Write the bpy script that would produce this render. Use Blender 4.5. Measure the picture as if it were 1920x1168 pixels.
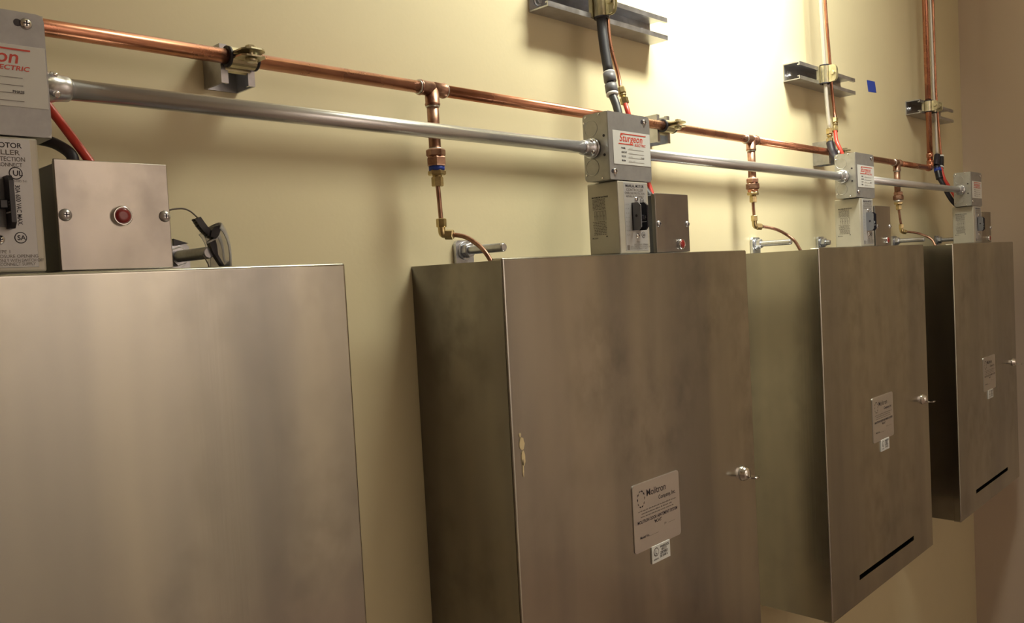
import bpy, bmesh, math, random
from mathutils import Vector, Matrix

for _o in list(bpy.data.objects):
    bpy.data.objects.remove(_o, do_unlink=True)
SC = bpy.context.scene
COL = SC.collection
V = Vector

# ------------------------------------------------------------------ camera
YAW, PITCH, ROLL, FPX = 0.79868, 0.0426, -0.05373, 1577.96
CAM = V((-0.11584, -0.92, -0.02294))
def set_camera():
    f = V((math.sin(YAW) * math.cos(PITCH), math.cos(YAW) * math.cos(PITCH), -math.sin(PITCH)))
    r0 = V((math.cos(YAW), -math.sin(YAW), 0))
    u0 = r0.cross(f)
    c, s = math.cos(ROLL), math.sin(ROLL)
    r = c * r0 + s * u0
    u = -s * r0 + c * u0
    cam = bpy.data.cameras.new('camera')
    cam.sensor_width = 36.0
    cam.lens = FPX / 1920 * 36.0
    cam.clip_start = 0.02
    o = bpy.data.objects.new('camera', cam)
    M = Matrix.Identity(4)
    for i in range(3):
        M[i][0], M[i][1], M[i][2], M[i][3] = r[i], u[i], -f[i], CAM[i]
    o.matrix_world = M
    COL.objects.link(o)
    SC.camera = o
set_camera()

# ------------------------------------------------------------------ light, world, exposure
SC.view_settings.view_transform = 'Standard'
SC.view_settings.look = 'None'
SC.view_settings.gamma = 1.0
SC.view_settings.use_curve_mapping = False
SC.view_settings.exposure = 0.0
w = bpy.data.worlds.new('world'); SC.world = w; w.use_nodes = True
w.node_tree.nodes['Background'].inputs[0].default_value = (1.0, 0.9, 0.88, 1)
w.node_tree.nodes['Background'].inputs[1].default_value = 0.04

def area(name, loc, aim, sx, sy, power, color, spread=180):
    l = bpy.data.lights.new(name, 'AREA'); l.shape = 'RECTANGLE'
    l.size, l.size_y, l.energy, l.color = sx, sy, power, color
    l.spread = math.radians(spread)
    o = bpy.data.objects.new(name, l); COL.objects.link(o)
    o.location = loc
    o.rotation_euler = (V(aim) - V(loc)).to_track_quat('-Z', 'Y').to_euler()
    return o
area('ceiling_lamp', (1.30, -0.62, 1.34), (1.36, 0.0, 0.85), 0.70, 0.25, 24.0, (1.0, 0.99, 0.82), 112)
area('room_fill', (1.3, -2.1, 1.40), (1.3, -2.9, 0.1), 1.4, 0.4, 40.0, (1.0, 0.895, 0.855), 120)  # added fill aimed at the opposite wall, brightens what the doors reflect
def spot(name, loc, aim, power, ang, blend, rad, color):
    l = bpy.data.lights.new(name, 'SPOT'); l.energy = power; l.spot_size = math.radians(ang); l.spot_blend = blend
    l.shadow_soft_size = rad; l.color = color
    o = bpy.data.objects.new(name, l); COL.objects.link(o); o.location = loc
    o.rotation_euler = (V(aim) - V(loc)).to_track_quat('-Z', 'Y').to_euler()
spot('hot_patch_spot', (1.42, -0.50, 1.30), (1.47, 0, 0.76), 225.0, 52, 0.9, 0.11, (1.0, 1.0, 0.84))  # added out-of-view spot that makes the hot bright patch on the wall

# ------------------------------------------------------------------ materials
def mat(name, base, rough=0.5, metal=0.0, coat=0.0, bump=0.0, bscale=200.0, var=0.0, vscale=8.0,
        rvar=0.0, stretch=(1, 1, 1), dark=None, alpha=None, spec=None, aniso=0.0):
    m = bpy.data.materials.new(name); m.use_nodes = True
    nt = m.node_tree; N = nt.nodes; L = nt.links
    b = N['Principled BSDF']
    b.inputs['Base Color'].default_value = (*base, 1)
    b.inputs['Roughness'].default_value = rough
    b.inputs['Metallic'].default_value = metal
    if coat: b.inputs['Coat Weight'].default_value = coat
    if spec is not None: b.inputs['Specular IOR Level'].default_value = spec
    if aniso: b.inputs['Anisotropic'].default_value = aniso
    if var or rvar or bump:
        g = N.new('ShaderNodeNewGeometry'); mp = N.new('ShaderNodeMapping')
        L.new(g.outputs['Position'], mp.inputs['Vector'])
        mp.inputs['Scale'].default_value = stretch
    if var or rvar:
        n = N.new('ShaderNodeTexNoise'); n.inputs['Scale'].default_value = vscale
        n.inputs['Detail'].default_value = 5; n.inputs['Roughness'].default_value = 0.6
        L.new(mp.outputs[0], n.inputs['Vector'])
    if var:
        mx = N.new('ShaderNodeMix'); mx.data_type = 'RGBA'
        cr = N.new('ShaderNodeValToRGB'); cr.color_ramp.elements[0].position = 0.36; cr.color_ramp.elements[1].position = 0.62
        L.new(n.outputs['Fac'], cr.inputs[0])
        d = dark or tuple(c * (1 - var) for c in base)
        mx.inputs[6].default_value = (*d, 1); mx.inputs[7].default_value = (*base, 1)
        L.new(cr.outputs[0], mx.inputs[0]); L.new(mx.outputs[2], b.inputs['Base Color'])
    if rvar:
        mr = N.new('ShaderNodeMapRange')
        mr.inputs['From Min'].default_value = 0.3; mr.inputs['From Max'].default_value = 0.7
        mr.inputs['To Min'].default_value = rough - rvar; mr.inputs['To Max'].default_value = rough + rvar
        L.new(n.outputs['Fac'], mr.inputs['Value']); L.new(mr.outputs[0], b.inputs['Roughness'])
    if bump:
        n2 = N.new('ShaderNodeTexNoise'); n2.inputs['Scale'].default_value = bscale; n2.inputs['Detail'].default_value = 3
        L.new(mp.outputs[0], n2.inputs['Vector'])
        bp = N.new('ShaderNodeBump'); bp.inputs['Strength'].default_value = bump; bp.inputs['Distance'].default_value = 0.001
        L.new(n2.outputs['Fac'], bp.inputs['Height']); L.new(bp.outputs[0], b.inputs['Normal'])
    return m

M = {}
M['wall'] = mat('wall_paint', (0.67, 0.595, 0.395), 0.42, bump=0.12, bscale=160, var=0.03, vscale=3)
M['wall_far'] = mat('wall_paint_right', (0.60, 0.50, 0.42), 0.5, bump=0.12, bscale=160)
M['room'] = mat('opposite_wall_paint', (0.72, 0.64, 0.55), 0.7)
M['trim'] = mat('dark_trim', (0.10, 0.08, 0.07), 0.6)
M['ceil'] = mat('ceiling_white', (0.70, 0.68, 0.62), 0.8)
M['floor'] = mat('floor_vinyl', (0.30, 0.22, 0.17), 0.5, var=0.15, vscale=6)

def steel(name, base, rough, smear):
    """brushed stainless sheet with painted-in reflection streaks, hand smudges and dull patches"""
    m = bpy.data.materials.new(name); m.use_nodes = True
    nt = m.node_tree; N = nt.nodes; L = nt.links; b = N['Principled BSDF']
    b.inputs['Metallic'].default_value = 1.0
    g = N.new('ShaderNodeNewGeometry')
    def noise(scale, stretch, detail=4, rgh=0.55):
        mp = N.new('ShaderNodeMapping'); mp.inputs['Scale'].default_value = stretch
        L.new(g.outputs['Position'], mp.inputs['Vector'])
        n = N.new('ShaderNodeTexNoise'); n.inputs['Scale'].default_value = scale
        n.inputs['Detail'].default_value = detail; n.inputs['Roughness'].default_value = rgh
        L.new(mp.outputs[0], n.inputs['Vector']); return n
    n1 = noise(5.0, (1, 1, 0.55)); n2 = noise(22.0, (1, 1, 0.8)); n3 = noise(260.0, (1, 1, 0.02), 2)
    cr = N.new('ShaderNodeValToRGB'); cr.color_ramp.elements[0].position = 0.43; cr.color_ramp.elements[1].position = 0.64
    L.new(n1.outputs['Fac'], cr.inputs[0])
    cr2 = N.new('ShaderNodeValToRGB'); cr2.color_ramp.elements[0].position = 0.40; cr2.color_ramp.elements[1].position = 0.72
    L.new(n2.outputs['Fac'], cr2.inputs[0])
    ml = N.new('ShaderNodeMath'); ml.operation = 'MULTIPLY'
    L.new(cr.outputs[0], ml.inputs[0]); L.new(cr2.outputs[0], ml.inputs[1])
    mx = N.new('ShaderNodeMix'); mx.data_type = 'RGBA'
    mx.inputs[6].default_value = (*base, 1); mx.inputs[7].default_value = (*[c * (1 - smear) for c in base], 1)
    L.new(ml.outputs[0], mx.inputs[0])
    n5 = noise(7.0, (1, 1, 0.10), 3)  # upright colour streaks in place of blurred room reflections
    cr5 = N.new('ShaderNodeValToRGB'); cr5.color_ramp.elements[0].position = 0.38; cr5.color_ramp.elements[1].position = 0.62
    cr5.color_ramp.elements[0].color = (0.80, 0.80, 0.82, 1); cr5.color_ramp.elements[1].color = (1.12, 1.10, 1.04, 1)
    L.new(n5.outputs['Fac'], cr5.inputs[0])
    mm = N.new('ShaderNodeMix'); mm.data_type = 'RGBA'; mm.blend_type = 'MULTIPLY'; mm.inputs[0].default_value = 1.0
    L.new(mx.outputs[2], mm.inputs[6]); L.new(cr5.outputs[0], mm.inputs[7]); L.new(mm.outputs[2], b.inputs['Base Color'])
    mr = N.new('ShaderNodeMapRange'); mr.inputs['From Min'].default_value = 0.3; mr.inputs['From Max'].default_value = 0.7
    mr.inputs['To Min'].default_value = rough - 0.02; mr.inputs['To Max'].default_value = rough + 0.03
    L.new(n2.outputs['Fac'], mr.inputs['Value']); L.new(mr.outputs[0], b.inputs['Roughness'])
    bp = N.new('ShaderNodeBump'); bp.inputs['Strength'].default_value = 0.05; bp.inputs['Distance'].default_value = 0.0005
    L.new(n3.outputs['Fac'], bp.inputs['Height'])
    n4 = noise(4.0, (1, 1, 0.22), 2)
    bp2 = N.new('ShaderNodeBump'); bp2.inputs['Strength'].default_value = 0.6; bp2.inputs['Distance'].default_value = 0.01
    L.new(n4.outputs['Fac'], bp2.inputs['Height']); L.new(bp.outputs[0], bp2.inputs['Normal'])
    L.new(bp2.outputs[0], b.inputs['Normal'])
    return m
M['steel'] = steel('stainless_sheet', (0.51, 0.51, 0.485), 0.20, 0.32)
M['steel_body'] = steel('stainless_shaded', (0.30, 0.285, 0.27), 0.20, 0.35)  # same steel as the doors; the dim look of the sides is in its colour
M['steel_small'] = steel('stainless_cover', (0.42, 0.40, 0.385), 0.34, 0.40)
M['inside'] = mat('cabinet_inside', (0.03, 0.028, 0.03), 0.8)
M['plate'] = mat('aluminium_plate', (0.72, 0.70, 0.69), 0.34, metal=0.9)
M['galv'] = mat('galvanised_sheet', (0.45, 0.45, 0.45), 0.42, metal=0.8, var=0.16, vscale=60, rvar=0.08)
M['cover'] = mat('galvanised_cover', (0.36, 0.36, 0.37), 0.50, metal=0.6, var=0.10, vscale=80)
M['emt'] = mat('conduit_zinc', (0.70, 0.71, 0.75), 0.27, metal=0.78)
M['strut'] = mat('strut_zinc', (0.50, 0.50, 0.53), 0.36, metal=0.9, var=0.22, vscale=50, rvar=0.08)
M['zinc'] = mat('bright_zinc', (0.66, 0.67, 0.72), 0.30, metal=0.9, var=0.15, vscale=150)
M['chrome'] = mat('chrome', (0.85, 0.85, 0.86), 0.10, metal=1.0)
M['copper'] = mat('copper_tube', (0.64, 0.30, 0.19), 0.27, metal=0.95, var=0.3, vscale=14, dark=(0.46, 0.20, 0.13), rvar=0.05)
M['copper_dull'] = mat('copper_tarnished', (0.45, 0.27, 0.19), 0.38, metal=0.9, var=0.4, vscale=60, dark=(0.25, 0.12, 0.09), rvar=0.08)
M['solder'] = mat('solder_grey', (0.55, 0.53, 0.50), 0.35, metal=0.9)
M['brass'] = mat('brass', (0.62, 0.50, 0.27), 0.30, metal=0.95, var=0.25, vscale=120)
M['clamp'] = mat('yellow_zinc', (0.66, 0.60, 0.42), 0.32, metal=0.85, var=0.2, vscale=90)
M['silver'] = mat('silver_hose', (0.62, 0.59, 0.54), 0.36, metal=0.5)
M['rubber'] = mat('black_rubber', (0.018, 0.015, 0.025), 0.5)
M['hose'] = mat('dark_hose', (0.045, 0.045, 0.055), 0.42)
M['grey'] = mat('grey_plastic', (0.17, 0.17, 0.19), 0.42)
M['red'] = mat('red_hose', (0.62, 0.05, 0.035), 0.38, coat=0.3)
M['white'] = mat('white_plastic', (0.75, 0.75, 0.76), 0.4)
M['beige'] = mat('enclosure_paint', (0.50, 0.475, 0.41), 0.42, metal=0.25, var=0.06, vscale=30)
M['sticker'] = mat('white_sticker', (0.66, 0.67, 0.66), 0.45)
M['label'] = mat('silver_label', (0.46, 0.46, 0.47), 0.4, metal=0.3)
M['ink'] = mat('black_ink', (0.03, 0.025, 0.035), 0.6)
M['inkgrey'] = mat('grey_ink', (0.17, 0.15, 0.14), 0.6)
M['inkred'] = mat('red_ink', (0.62, 0.06, 0.04), 0.5)
M['button'] = mat('red_button', (0.24, 0.008, 0.010), 0.30, coat=0.5)
M['tape'] = mat('blue_tape', (0.02, 0.055, 0.38), 0.6)
M['drip'] = mat('dried_paint', (0.66, 0.55, 0.33), 0.6)
M['black'] = mat('black_plastic', (0.012, 0.011, 0.018), 0.35)
M['lens'] = mat('clear_lens', (0.92, 0.90, 0.90), 0.08, spec=0.6)
_b = M['lens'].node_tree.nodes['Principled BSDF']; _b.inputs['Transmission Weight'].default_value = 0.78; _b.inputs['IOR'].default_value = 1.2

# ------------------------------------------------------------------ mesh builder
def frame(d):
    d = d.normalized()
    a = V((0, 0, 1)) if abs(d.z) < 0.9 else V((1, 0, 0))
    u = a.cross(d).normalized()
    return u, d.cross(u).normalized()

class MB:
    def __init__(s): s.bm = bmesh.new(); s.mats = []
    def mi(s, m):
        m = M[m] if isinstance(m, str) else m
        if m not in s.mats: s.mats.append(m)
        return s.mats.index(m)
    def faces(s, vs, fs, m, smooth=False):
        i = s.mi(m); bv = [s.bm.verts.new(v) for v in vs]; out = []
        for f in fs:
            try: q = s.bm.faces.new([bv[k] for k in f])
            except ValueError: continue
            q.material_index = i; q.smooth = smooth; out.append(q)
        return bv, out
    def box(s, x0, x1, y0, y1, z0, z1, m, bev=0.0, seg=2):
        vs = [V((x, y, z)) for x in (x0, x1) for y in (y0, y1) for z in (z0, z1)]
        fs = [(0, 1, 3, 2), (4, 6, 7, 5), (0, 4, 5, 1), (2, 3, 7, 6), (0, 2, 6, 4), (1, 5, 7, 3)]
        bv, bf = s.faces(vs, fs, m)
        if bev > 0:
            es = list({e for f in bf for e in f.edges})
            r = bmesh.ops.bevel(s.bm, geom=es, offset=bev, segments=seg, affect='EDGES', profile=0.5)
            for f in r['faces']: f.smooth = True
        return s
    def prism(s, poly, ax, a0, a1, m, smooth=False):
        """poly: 2-D points; ax 'x': points are (y,z), 'y': (x,z), 'z': (x,y)"""
        def P(p, a):
            return V((a, p[0], p[1])) if ax == 'x' else V((p[0], a, p[1])) if ax == 'y' else V((p[0], p[1], a))
        n = len(poly)
        vs = [P(p, a0) for p in poly] + [P(p, a1) for p in poly]
        fs = [tuple(range(n)), tuple(range(2 * n - 1, n - 1, -1))] + [(i, i + n, (i + 1) % n + n, (i + 1) % n) for i in range(n)]
        s.faces(vs, fs, m, smooth); return s
    def rings(s, rings, m, smooth=True, cap=True):
        n = len(rings[0]); vs = [v for r in rings for v in r]; fs = []
        for i in range(len(rings) - 1):
            for k in range(n):
                a, b = i * n + k, i * n + (k + 1) % n
                fs.append((a, b, b + n, a + n))
        bv, out = s.faces(vs, fs, m, smooth)
        if cap:
            i = s.mi(m)
            for ring in (bv[:n][::-1], bv[-n:]):
                try: q = s.bm.faces.new(ring); q.material_index = i
                except ValueError: pass
        return s
    def lathe(s, p0, d, prof, m, seg=24, smooth=True, ph=0.0, cap=True):
        """prof: (distance along d, radius)"""
        p0, d = V(p0), V(d).normalized(); u, v = frame(d)
        R = []
        for t, r in prof:
            R.append([p0 + d * t + (u * math.cos(ph + 2 * math.pi * k / seg) + v * math.sin(ph + 2 * math.pi * k / seg)) * max(r, 1e-5) for k in range(seg)])
        return s.rings(R, m, smooth, cap)
    def cyl(s, a, b, r, m, seg=24, r2=None, smooth=True, bev=0.0):
        a, b = V(a), V(b); L = (b - a).length; r2 = r if r2 is None else r2
        pr = [(0, r), (L, r2)] if not bev else [(0, r - bev), (bev, r), (L - bev, r2), (L, r2 - bev)]
        return s.lathe(a, b - a, pr, m, seg, smooth)
    def hexn(s, a, b, r, m, ph=0.2, ch=0.12):
        a, b = V(a), V(b); L = (b - a).length; c = min(r * ch, L * 0.2)
        return s.lathe(a, b - a, [(0, r - c), (c, r), (L - c, r), (L, r - c)], m, 6, False, ph)
    def tube(s, pts, r, m, seg=14, sub=6, cap=True):
        P = [V(p) for p in pts]
        if len(P) > 2:
            Q = [2 * P[0] - P[1]] + P + [2 * P[-1] - P[-2]]; C = []
            for i in range(1, len(Q) - 2):
                for j in range(sub):
                    t = j / sub; p0, p1, p2, p3 = Q[i - 1:i + 3]
                    C.append(0.5 * ((2 * p1) + (p2 - p0) * t + (2 * p0 - 5 * p1 + 4 * p2 - p3) * t * t + (-p0 + 3 * p1 - 3 * p2 + p3) * t ** 3))
            C.append(P[-1])
        else: C = P
        T = [(C[min(i + 1, len(C) - 1)] - C[max(i - 1, 0)]).normalized() for i in range(len(C))]
        u, v = frame(T[0]); R = []
        for i, c in enumerate(C):
            if i:
                u = (u - T[i] * u.dot(T[i])).normalized(); v = T[i].cross(u)
            rr = r(i / (len(C) - 1)) if callable(r) else r
            R.append([c + (u * math.cos(2 * math.pi * k / seg) + v * math.sin(2 * math.pi * k / seg)) * rr for k in range(seg)])
        return s.rings(R, m, True, cap)
    def sphere(s, c, r, m, sc=(1, 1, 1), seg=16):
        pr = [(-math.cos(math.pi * i / 8) * 1.0, math.sin(math.pi * i / 8)) for i in range(9)]
        R = []
        for t, q in pr:
            R.append([V(c) + V((q * math.cos(2 * math.pi * k / seg) * sc[0], q * math.sin(2 * math.pi * k / seg) * sc[1], t * sc[2])) * r + V((1e-6 * k, 0, 0)) for k in range(seg)])
        return s.rings(R, m, True, True)
    def strip(s, path, a, wid, th, m, up):
        """flat metal strap: path of (point, width factor), extruded along unit vector a; th thickness"""
        up = V(up); a = V(a); n = len(path); R = []
        for i, (p, f) in enumerate(path):
            q0, q1 = V(path[max(i - 1, 0)][0]), V(path[min(i + 1, n - 1)][0])
            t = (q1 - q0).normalized(); nn = t.cross(a).normalized() * th * 0.5
            h = a * wid * 0.5 * f; p = V(p)
            R.append([p - h - nn, p + h - nn, p + h + nn, p - h + nn])
        return s.rings(R, m, False, True)
    def text(s, txt, size, o, right, up, m, bold=0.0, shear=0.0, align='LEFT', sx=1.0, lift=0.0):
        me = text_mesh(txt, bold, shear, align)
        o, right, up = V(o), V(right), V(up); nrm = right.cross(up)
        vs = [o + right * (v.co.x * size * sx) + up * (v.co.y * size) + nrm * lift for v in me.vertices]
        s.faces(vs, [tuple(p.vertices) for p in me.polygons], m); return s
    def obj(s, name, parent=None, loc=None):
        me = bpy.data.meshes.new(name)
        bmesh.ops.recalc_face_normals(s.bm, faces=[f for f in s.bm.faces]) if not getattr(s, 'flat', False) else None
        s.bm.to_mesh(me); s.bm.free()
        for m in s.mats: me.materials.append(m)
        o = bpy.data.objects.new(name, me); COL.objects.link(o)
        if parent is not None: o.parent = parent
        if loc is not None: o.location = loc
        return o

_tc = {}
def text_mesh(txt, bold, shear, align):
    k = (txt, bold, shear, align)
    if k not in _tc:
        cu = bpy.data.curves.new('txt', 'FONT'); cu.body = txt; cu.offset = bold; cu.shear = shear
        cu.align_x = align; cu.resolution_u = 3; cu.fill_mode = 'FRONT'
        o = bpy.data.objects.new('txt', cu); COL.objects.link(o)
        dg = bpy.context.evaluated_depsgraph_get(); dg.update()
        _tc[k] = bpy.data.meshes.new_from_object(o.evaluated_get(dg))
        bpy.data.objects.remove(o); bpy.data.curves.remove(cu)
    return _tc[k]

def thing(name, label, cat, loc=(0, 0, 0), group=None):
    o = bpy.data.objects.new(name, None); COL.objects.link(o); o.location = loc
    o.empty_display_size = 0.02
    o['label'] = label; o['category'] = cat
    if group: o['group'] = group
    return o
def tag(o, label, cat, group=None):
    o['label'] = label; o['category'] = cat
    if group: o['group'] = group
    return o
def kids(o): return [c for c in COL.objects if c.parent == o]
def copy_tree(o, parent=None):
    c = o.copy(); COL.objects.link(c)
    if parent is not None: c.parent = parent
    for ch in kids(o): copy_tree(ch, c)
    return c
def struct(mb, name):
    o = mb.obj(name); o['kind'] = 'structure'; return o
X, Y, Z = V((1, 0, 0)), V((0, 1, 0)), V((0, 0, 1))

# ------------------------------------------------------------------ the room
XR, XL, YF, ZB, ZT = 3.135, -2.2, -2.9, -1.55, 1.45
struct(MB().box(XL, XR, 0.0, 0.1, ZB, ZT, 'wall'), 'wall_back')
struct(MB().box(XR, XR + 0.1, YF, 0.1, ZB, ZT, 'wall_far'), 'wall_right')
struct(MB().box(XL - 0.1, XL, YF, 0.1, ZB, ZT, 'wall_far'), 'wall_left')
struct(MB().box(XL - 0.1, XR + 0.1, YF - 0.1, YF, ZB, ZT, 'room'), 'wall_front')
struct(MB().box(XL - 0.1, XR + 0.1, YF - 0.1, 0.1, ZB - 0.1, ZB, 'floor'), 'floor')
struct(MB().box(XL - 0.1, XR + 0.1, YF - 0.1, 0.1, ZT, ZT + 0.1, 'ceil'), 'ceiling')
struct(MB().box(1.64, 1.77, YF, YF + 0.03, ZB, ZT, 'trim'), 'trim_1')

# ------------------------------------------------------------------ cabinets
CX = [-0.2143, 0.6322, 1.5399, 2.3848]
W, D, H = 0.6091, 0.1809, 0.7723
SEAM = -0.163
def make_cabinet():
    root = thing('steel_cabinet', '', 'cabinet')
    b = MB(); t = 0.0015; y1 = -0.0; yf = -0.176
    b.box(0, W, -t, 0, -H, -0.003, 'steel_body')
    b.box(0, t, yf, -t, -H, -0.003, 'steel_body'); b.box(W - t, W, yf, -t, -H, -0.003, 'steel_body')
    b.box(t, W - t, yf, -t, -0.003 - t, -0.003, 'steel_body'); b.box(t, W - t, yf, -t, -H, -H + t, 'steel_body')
    b.box(t + .001, W - t - .001, -0.152, -0.150, -H + .002, -0.006, 'inside')
    b.obj('cabinet_body', root)
    # door pan with a real slot
    d = MB(); lx0, lx1, lz0, lz1 = -0.0022, W + 0.0022, -H - 0.002, 0.0
    sx0, sx1, sz0, sz1 = 0.140, 0.474, -0.7245, -0.7135
    yo, yi = -D, -D + 0.0016
    i = d.mi('steel')
    xs = [lx0, sx0, sx1, lx1]; zs = [lz0, sz0, sz1, lz1]
    # outer skin as a bent sheet: front grid, returns and thickness, built as one closed shell
    gv = {}
    def v(x, y, z):
        k = (round(x, 5), round(y, 5), round(z, 5))
        if k not in gv: gv[k] = d.bm.verts.new(k)
        return gv[k]
    def q(*p):
        f = d.bm.faces.new([v(*a) for a in p]); f.material_index = i; return f
    for a in range(3):
        for c in range(3):
            if a == 1 and c == 1: continue
            x0, x1, z0, z1 = xs[a], xs[a + 1], zs[c], zs[c + 1]
            q((x0, yo, z0), (x1, yo, z0), (x1, yo, z1), (x0, yo, z1))
            q((x0, yi, z0), (x0, yi, z1), (x1, yi, z1), (x1, yi, z0)) if False else None
    # slot returns
    for p, r in (((sx0, sz0), (sx1, sz0)), ((sx1, sz0), (sx1, sz1)), ((sx1, sz1), (sx0, sz1)), ((sx0, sz1), (sx0, sz0))):
        q((p[0], yo, p[1]), (p[0], yo + 0.003, p[1]), (r[0], yo + 0.003, r[1]), (r[0], yo, r[1]))
    # flanges going back over the body (subdivided to share the grid)
    yb = SEAM
    for c in range(3):
        for x in (lx0, lx1):
            q((x, yo, zs[c]), (x, yb, zs[c]), (x, yb, zs[c + 1]), (x, yo, zs[c + 1]))
    for a in range(3):
        for z in (lz0, lz1):
            q((xs[a], yo, z), (xs[a + 1], yo, z), (xs[a + 1], yb, z), (xs[a], yb, z))
    bmesh.ops.recalc_face_normals(d.bm, faces=list(d.bm.faces))
    # outward normals: front face must look to -y
    ff = [f for f in d.bm.faces if abs(f.normal.y) > 0.9 and abs(f.calc_center_median().y - yo) < 1e-4]
    if ff[0].normal.y > 0: bmesh.ops.reverse_faces(d.bm, faces=list(d.bm.faces))
    es = [e for e in d.bm.edges if len(e.link_faces) == 2 and e.calc_face_angle(0) > 1.2
          and not (sx0 - .001 < e.verts[0].co.x < sx1 + .001 and sx0 - .001 < e.verts[1].co.x < sx1 + .001
                   and max(abs(w_.co.z - (sz0 + sz1) / 2) for w_ in e.verts) < 0.01)]
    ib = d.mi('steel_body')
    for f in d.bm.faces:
        if abs(f.normal.x) > .9 and f.calc_area() > 1e-4: f.material_index = ib  # side flanges get the darkened steel, shade painted by face direction
    r = bmesh.ops.bevel(d.bm, geom=es, offset=0.0032, segments=5, affect='EDGES', profile=0.5)
    for f in r['faces']: f.smooth = True
    # thickness lip behind the rear edge of the flanges
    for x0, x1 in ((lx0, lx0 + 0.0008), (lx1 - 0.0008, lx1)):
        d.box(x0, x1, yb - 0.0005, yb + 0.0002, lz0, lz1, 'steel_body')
    d.flat = True
    door = d.obj('cabinet_door', root)
    # wing latch
    k = MB(); c = V((0.567, -D, -0.389))
    k.lathe(c, -Y, [(0, .0135), (.002, .0135), (.003, .0120), (.007, .0112), (.010, .0085), (.0115, .003)], 'chrome', 28)
    k.prism([(c.x - .0025, c.z - .006), (c.x + .0025, c.z - .006), (c.x + .0025, c.z - .0025), (c.x - .0025, c.z - .0025)], 'y', -D - .012, -D - .006, 'chrome')
    k.prism([(c.x - .0035, -D - .008), (c.x - .0085, -D - .020), (c.x - .0075, -D - .027), (c.x + .0075, -D - .027), (c.x + .0085, -D - .020), (c.x + .0035, -D - .008)], 'z', c.z - .0062, c.z - .0034, 'chrome')
    k.cyl((c.x - .0072, -D - .0262, c.z - .0048), (c.x + .0072, -D - .0262, c.z - .0048), .0020, 'chrome', 12)
    k.obj('wing_latch', door)
    # name plate with print
    px0, px1, pz0, pz1 = 0.2415, 0.364, -0.4435, -0.3415; r_ = .005
    poly = []
    for cx_, cz_, a0 in ((px1 - r_, pz1 - r_, 0), (px0 + r_, pz1 - r_, 90), (px0 + r_, pz0 + r_, 180), (px1 - r_, pz0 + r_, 270)):
        for j in range(5):
            a = math.radians(a0 + j * 22.5); poly.append((cx_ + r_ * math.cos(a), cz_ + r_ * math.sin(a)))
    pm = MB(); pm.prism(poly, 'y', -D - 0.0014, -D + .0002, 'plate')
    plate = pm.obj('name_plate', root)
    L = MB(); yp = -D - 0.0016; xm = (px0 + px1) / 2
    def tx(t, size, x, z, m='ink', bold=0.0, al='LEFT', sx=1.0): L.text(t, size, (x, yp, z), X, Z, m, bold, 0, al, sx)
    tx('Molitron', .0150, px0 + .034, pz1 - .0225, bold=.003, sx=.98)
    tx('Company, Inc.', .0088, px0 + .065, pz1 - .0335, 'ink', .008, sx=.92)
    # emblem: ring of leaf shapes
    for j in range(10):
        a = 2 * math.pi * j / 10; cx_, cz_ = px0 + .0205 + .0085 * math.cos(a), pz1 - .0235 + .0115 * math.sin(a)
        dx, dz = -math.sin(a), math.cos(a)
        L.faces([(cx_ - dx * .003, yp, cz_ - dz * .003), (cx_ + math.cos(a) * .002, yp, cz_ + math.sin(a) * .002),
                 (cx_ + dx * .003, yp, cz_ + dz * .003), (cx_ - math.cos(a) * .0006, yp, cz_ - math.sin(a) * .0006)], [(0, 1, 2, 3)], 'ink' if j % 3 else 'inkgrey')
    def words_line(x0, x1, z, h, seed, m='inkgrey'):
        rr = random.Random(seed); x = x0
        while x < x1:
            wl = min(rr.uniform(.003, .0075), x1 - x); y_ = 0
            c0 = x
            while c0 < x + wl - .0004:
                cw = h * .45
                hh = h * rr.choice((.7, .7, 1.0))
                L.faces([(c0, yp, z), (c0 + cw, yp, z), (c0 + cw, yp, z + hh), (c0, yp, z + hh)], [(0, 1, 2, 3)], m)
                c0 += cw * 1.5
            x += wl + h * .8
    words_line(px0 + .012, px1 - .010, pz1 - .0425, .0020, 1); words_line(px0 + .020, px1 - .022, pz1 - .0470, .0020, 2)
    words_line(px0 + .018, px1 - .018, pz1 - .0515, .0018, 3)
    tx('MOLITRON ODOR ABATEMENT SYSTEM', .0068, xm + .0005, pz1 - .0600, bold=.012, al='CENTER', sx=.86)
    tx('"MOAS"', .0068, xm, pz1 - .0670, bold=.012, al='CENTER', sx=.9)
    tx('Model No.', .0055, px0 + .014, pz0 + .0190, bold=.01)
    tx('Job', .0045, px1 - .045, pz0 + .0270, 'inkgrey')
    L.box(px0 + .036, px0 + .062, yp, yp + .0001, pz0 + .0186, pz0 + .0189, 'inkgrey')
    L.box(px1 - .034, px1 - .016, yp, yp + .0001, pz0 + .0268, pz0 + .0271, 'inkgrey')
    L.flat = True; L.obj('plate_lettering', plate)
    # approval sticker
    s0, s1, q0, q1 = 0.2825, 0.331, -0.4695, -0.4430
    sm = MB(); sm.box(s0, s1, -D - .0022, -D + .0001, q0, q1, 'sticker', .0004, 1)
    sk = sm.obj('approval_sticker', root)
    L = MB(); yp = -D - .0024
    tx('WARNOCK', .0056, s0 + .0215, q1 - .0068, bold=.02, sx=.8); tx('HERSEY', .0052, s0 + .024, q1 - .0112, bold=.01, sx=.85)
    tx('CERTIFIED', .0056, s0 + .0205, q1 - .0162, bold=.02, sx=.8); tx('3012648 A', .0056, s0 + .0205, q1 - .0212, bold=.015, sx=.8)
    L.lathe((s0 + .011, yp + .0003, q0 + .0165), -Y, [(0, .0068), (.0002, .0068)], 'inkgrey', 20)
    L.lathe((s0 + .011, yp, q0 + .0165), -Y, [(0, .0052), (.0002, .0052)], 'sticker', 20)
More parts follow.
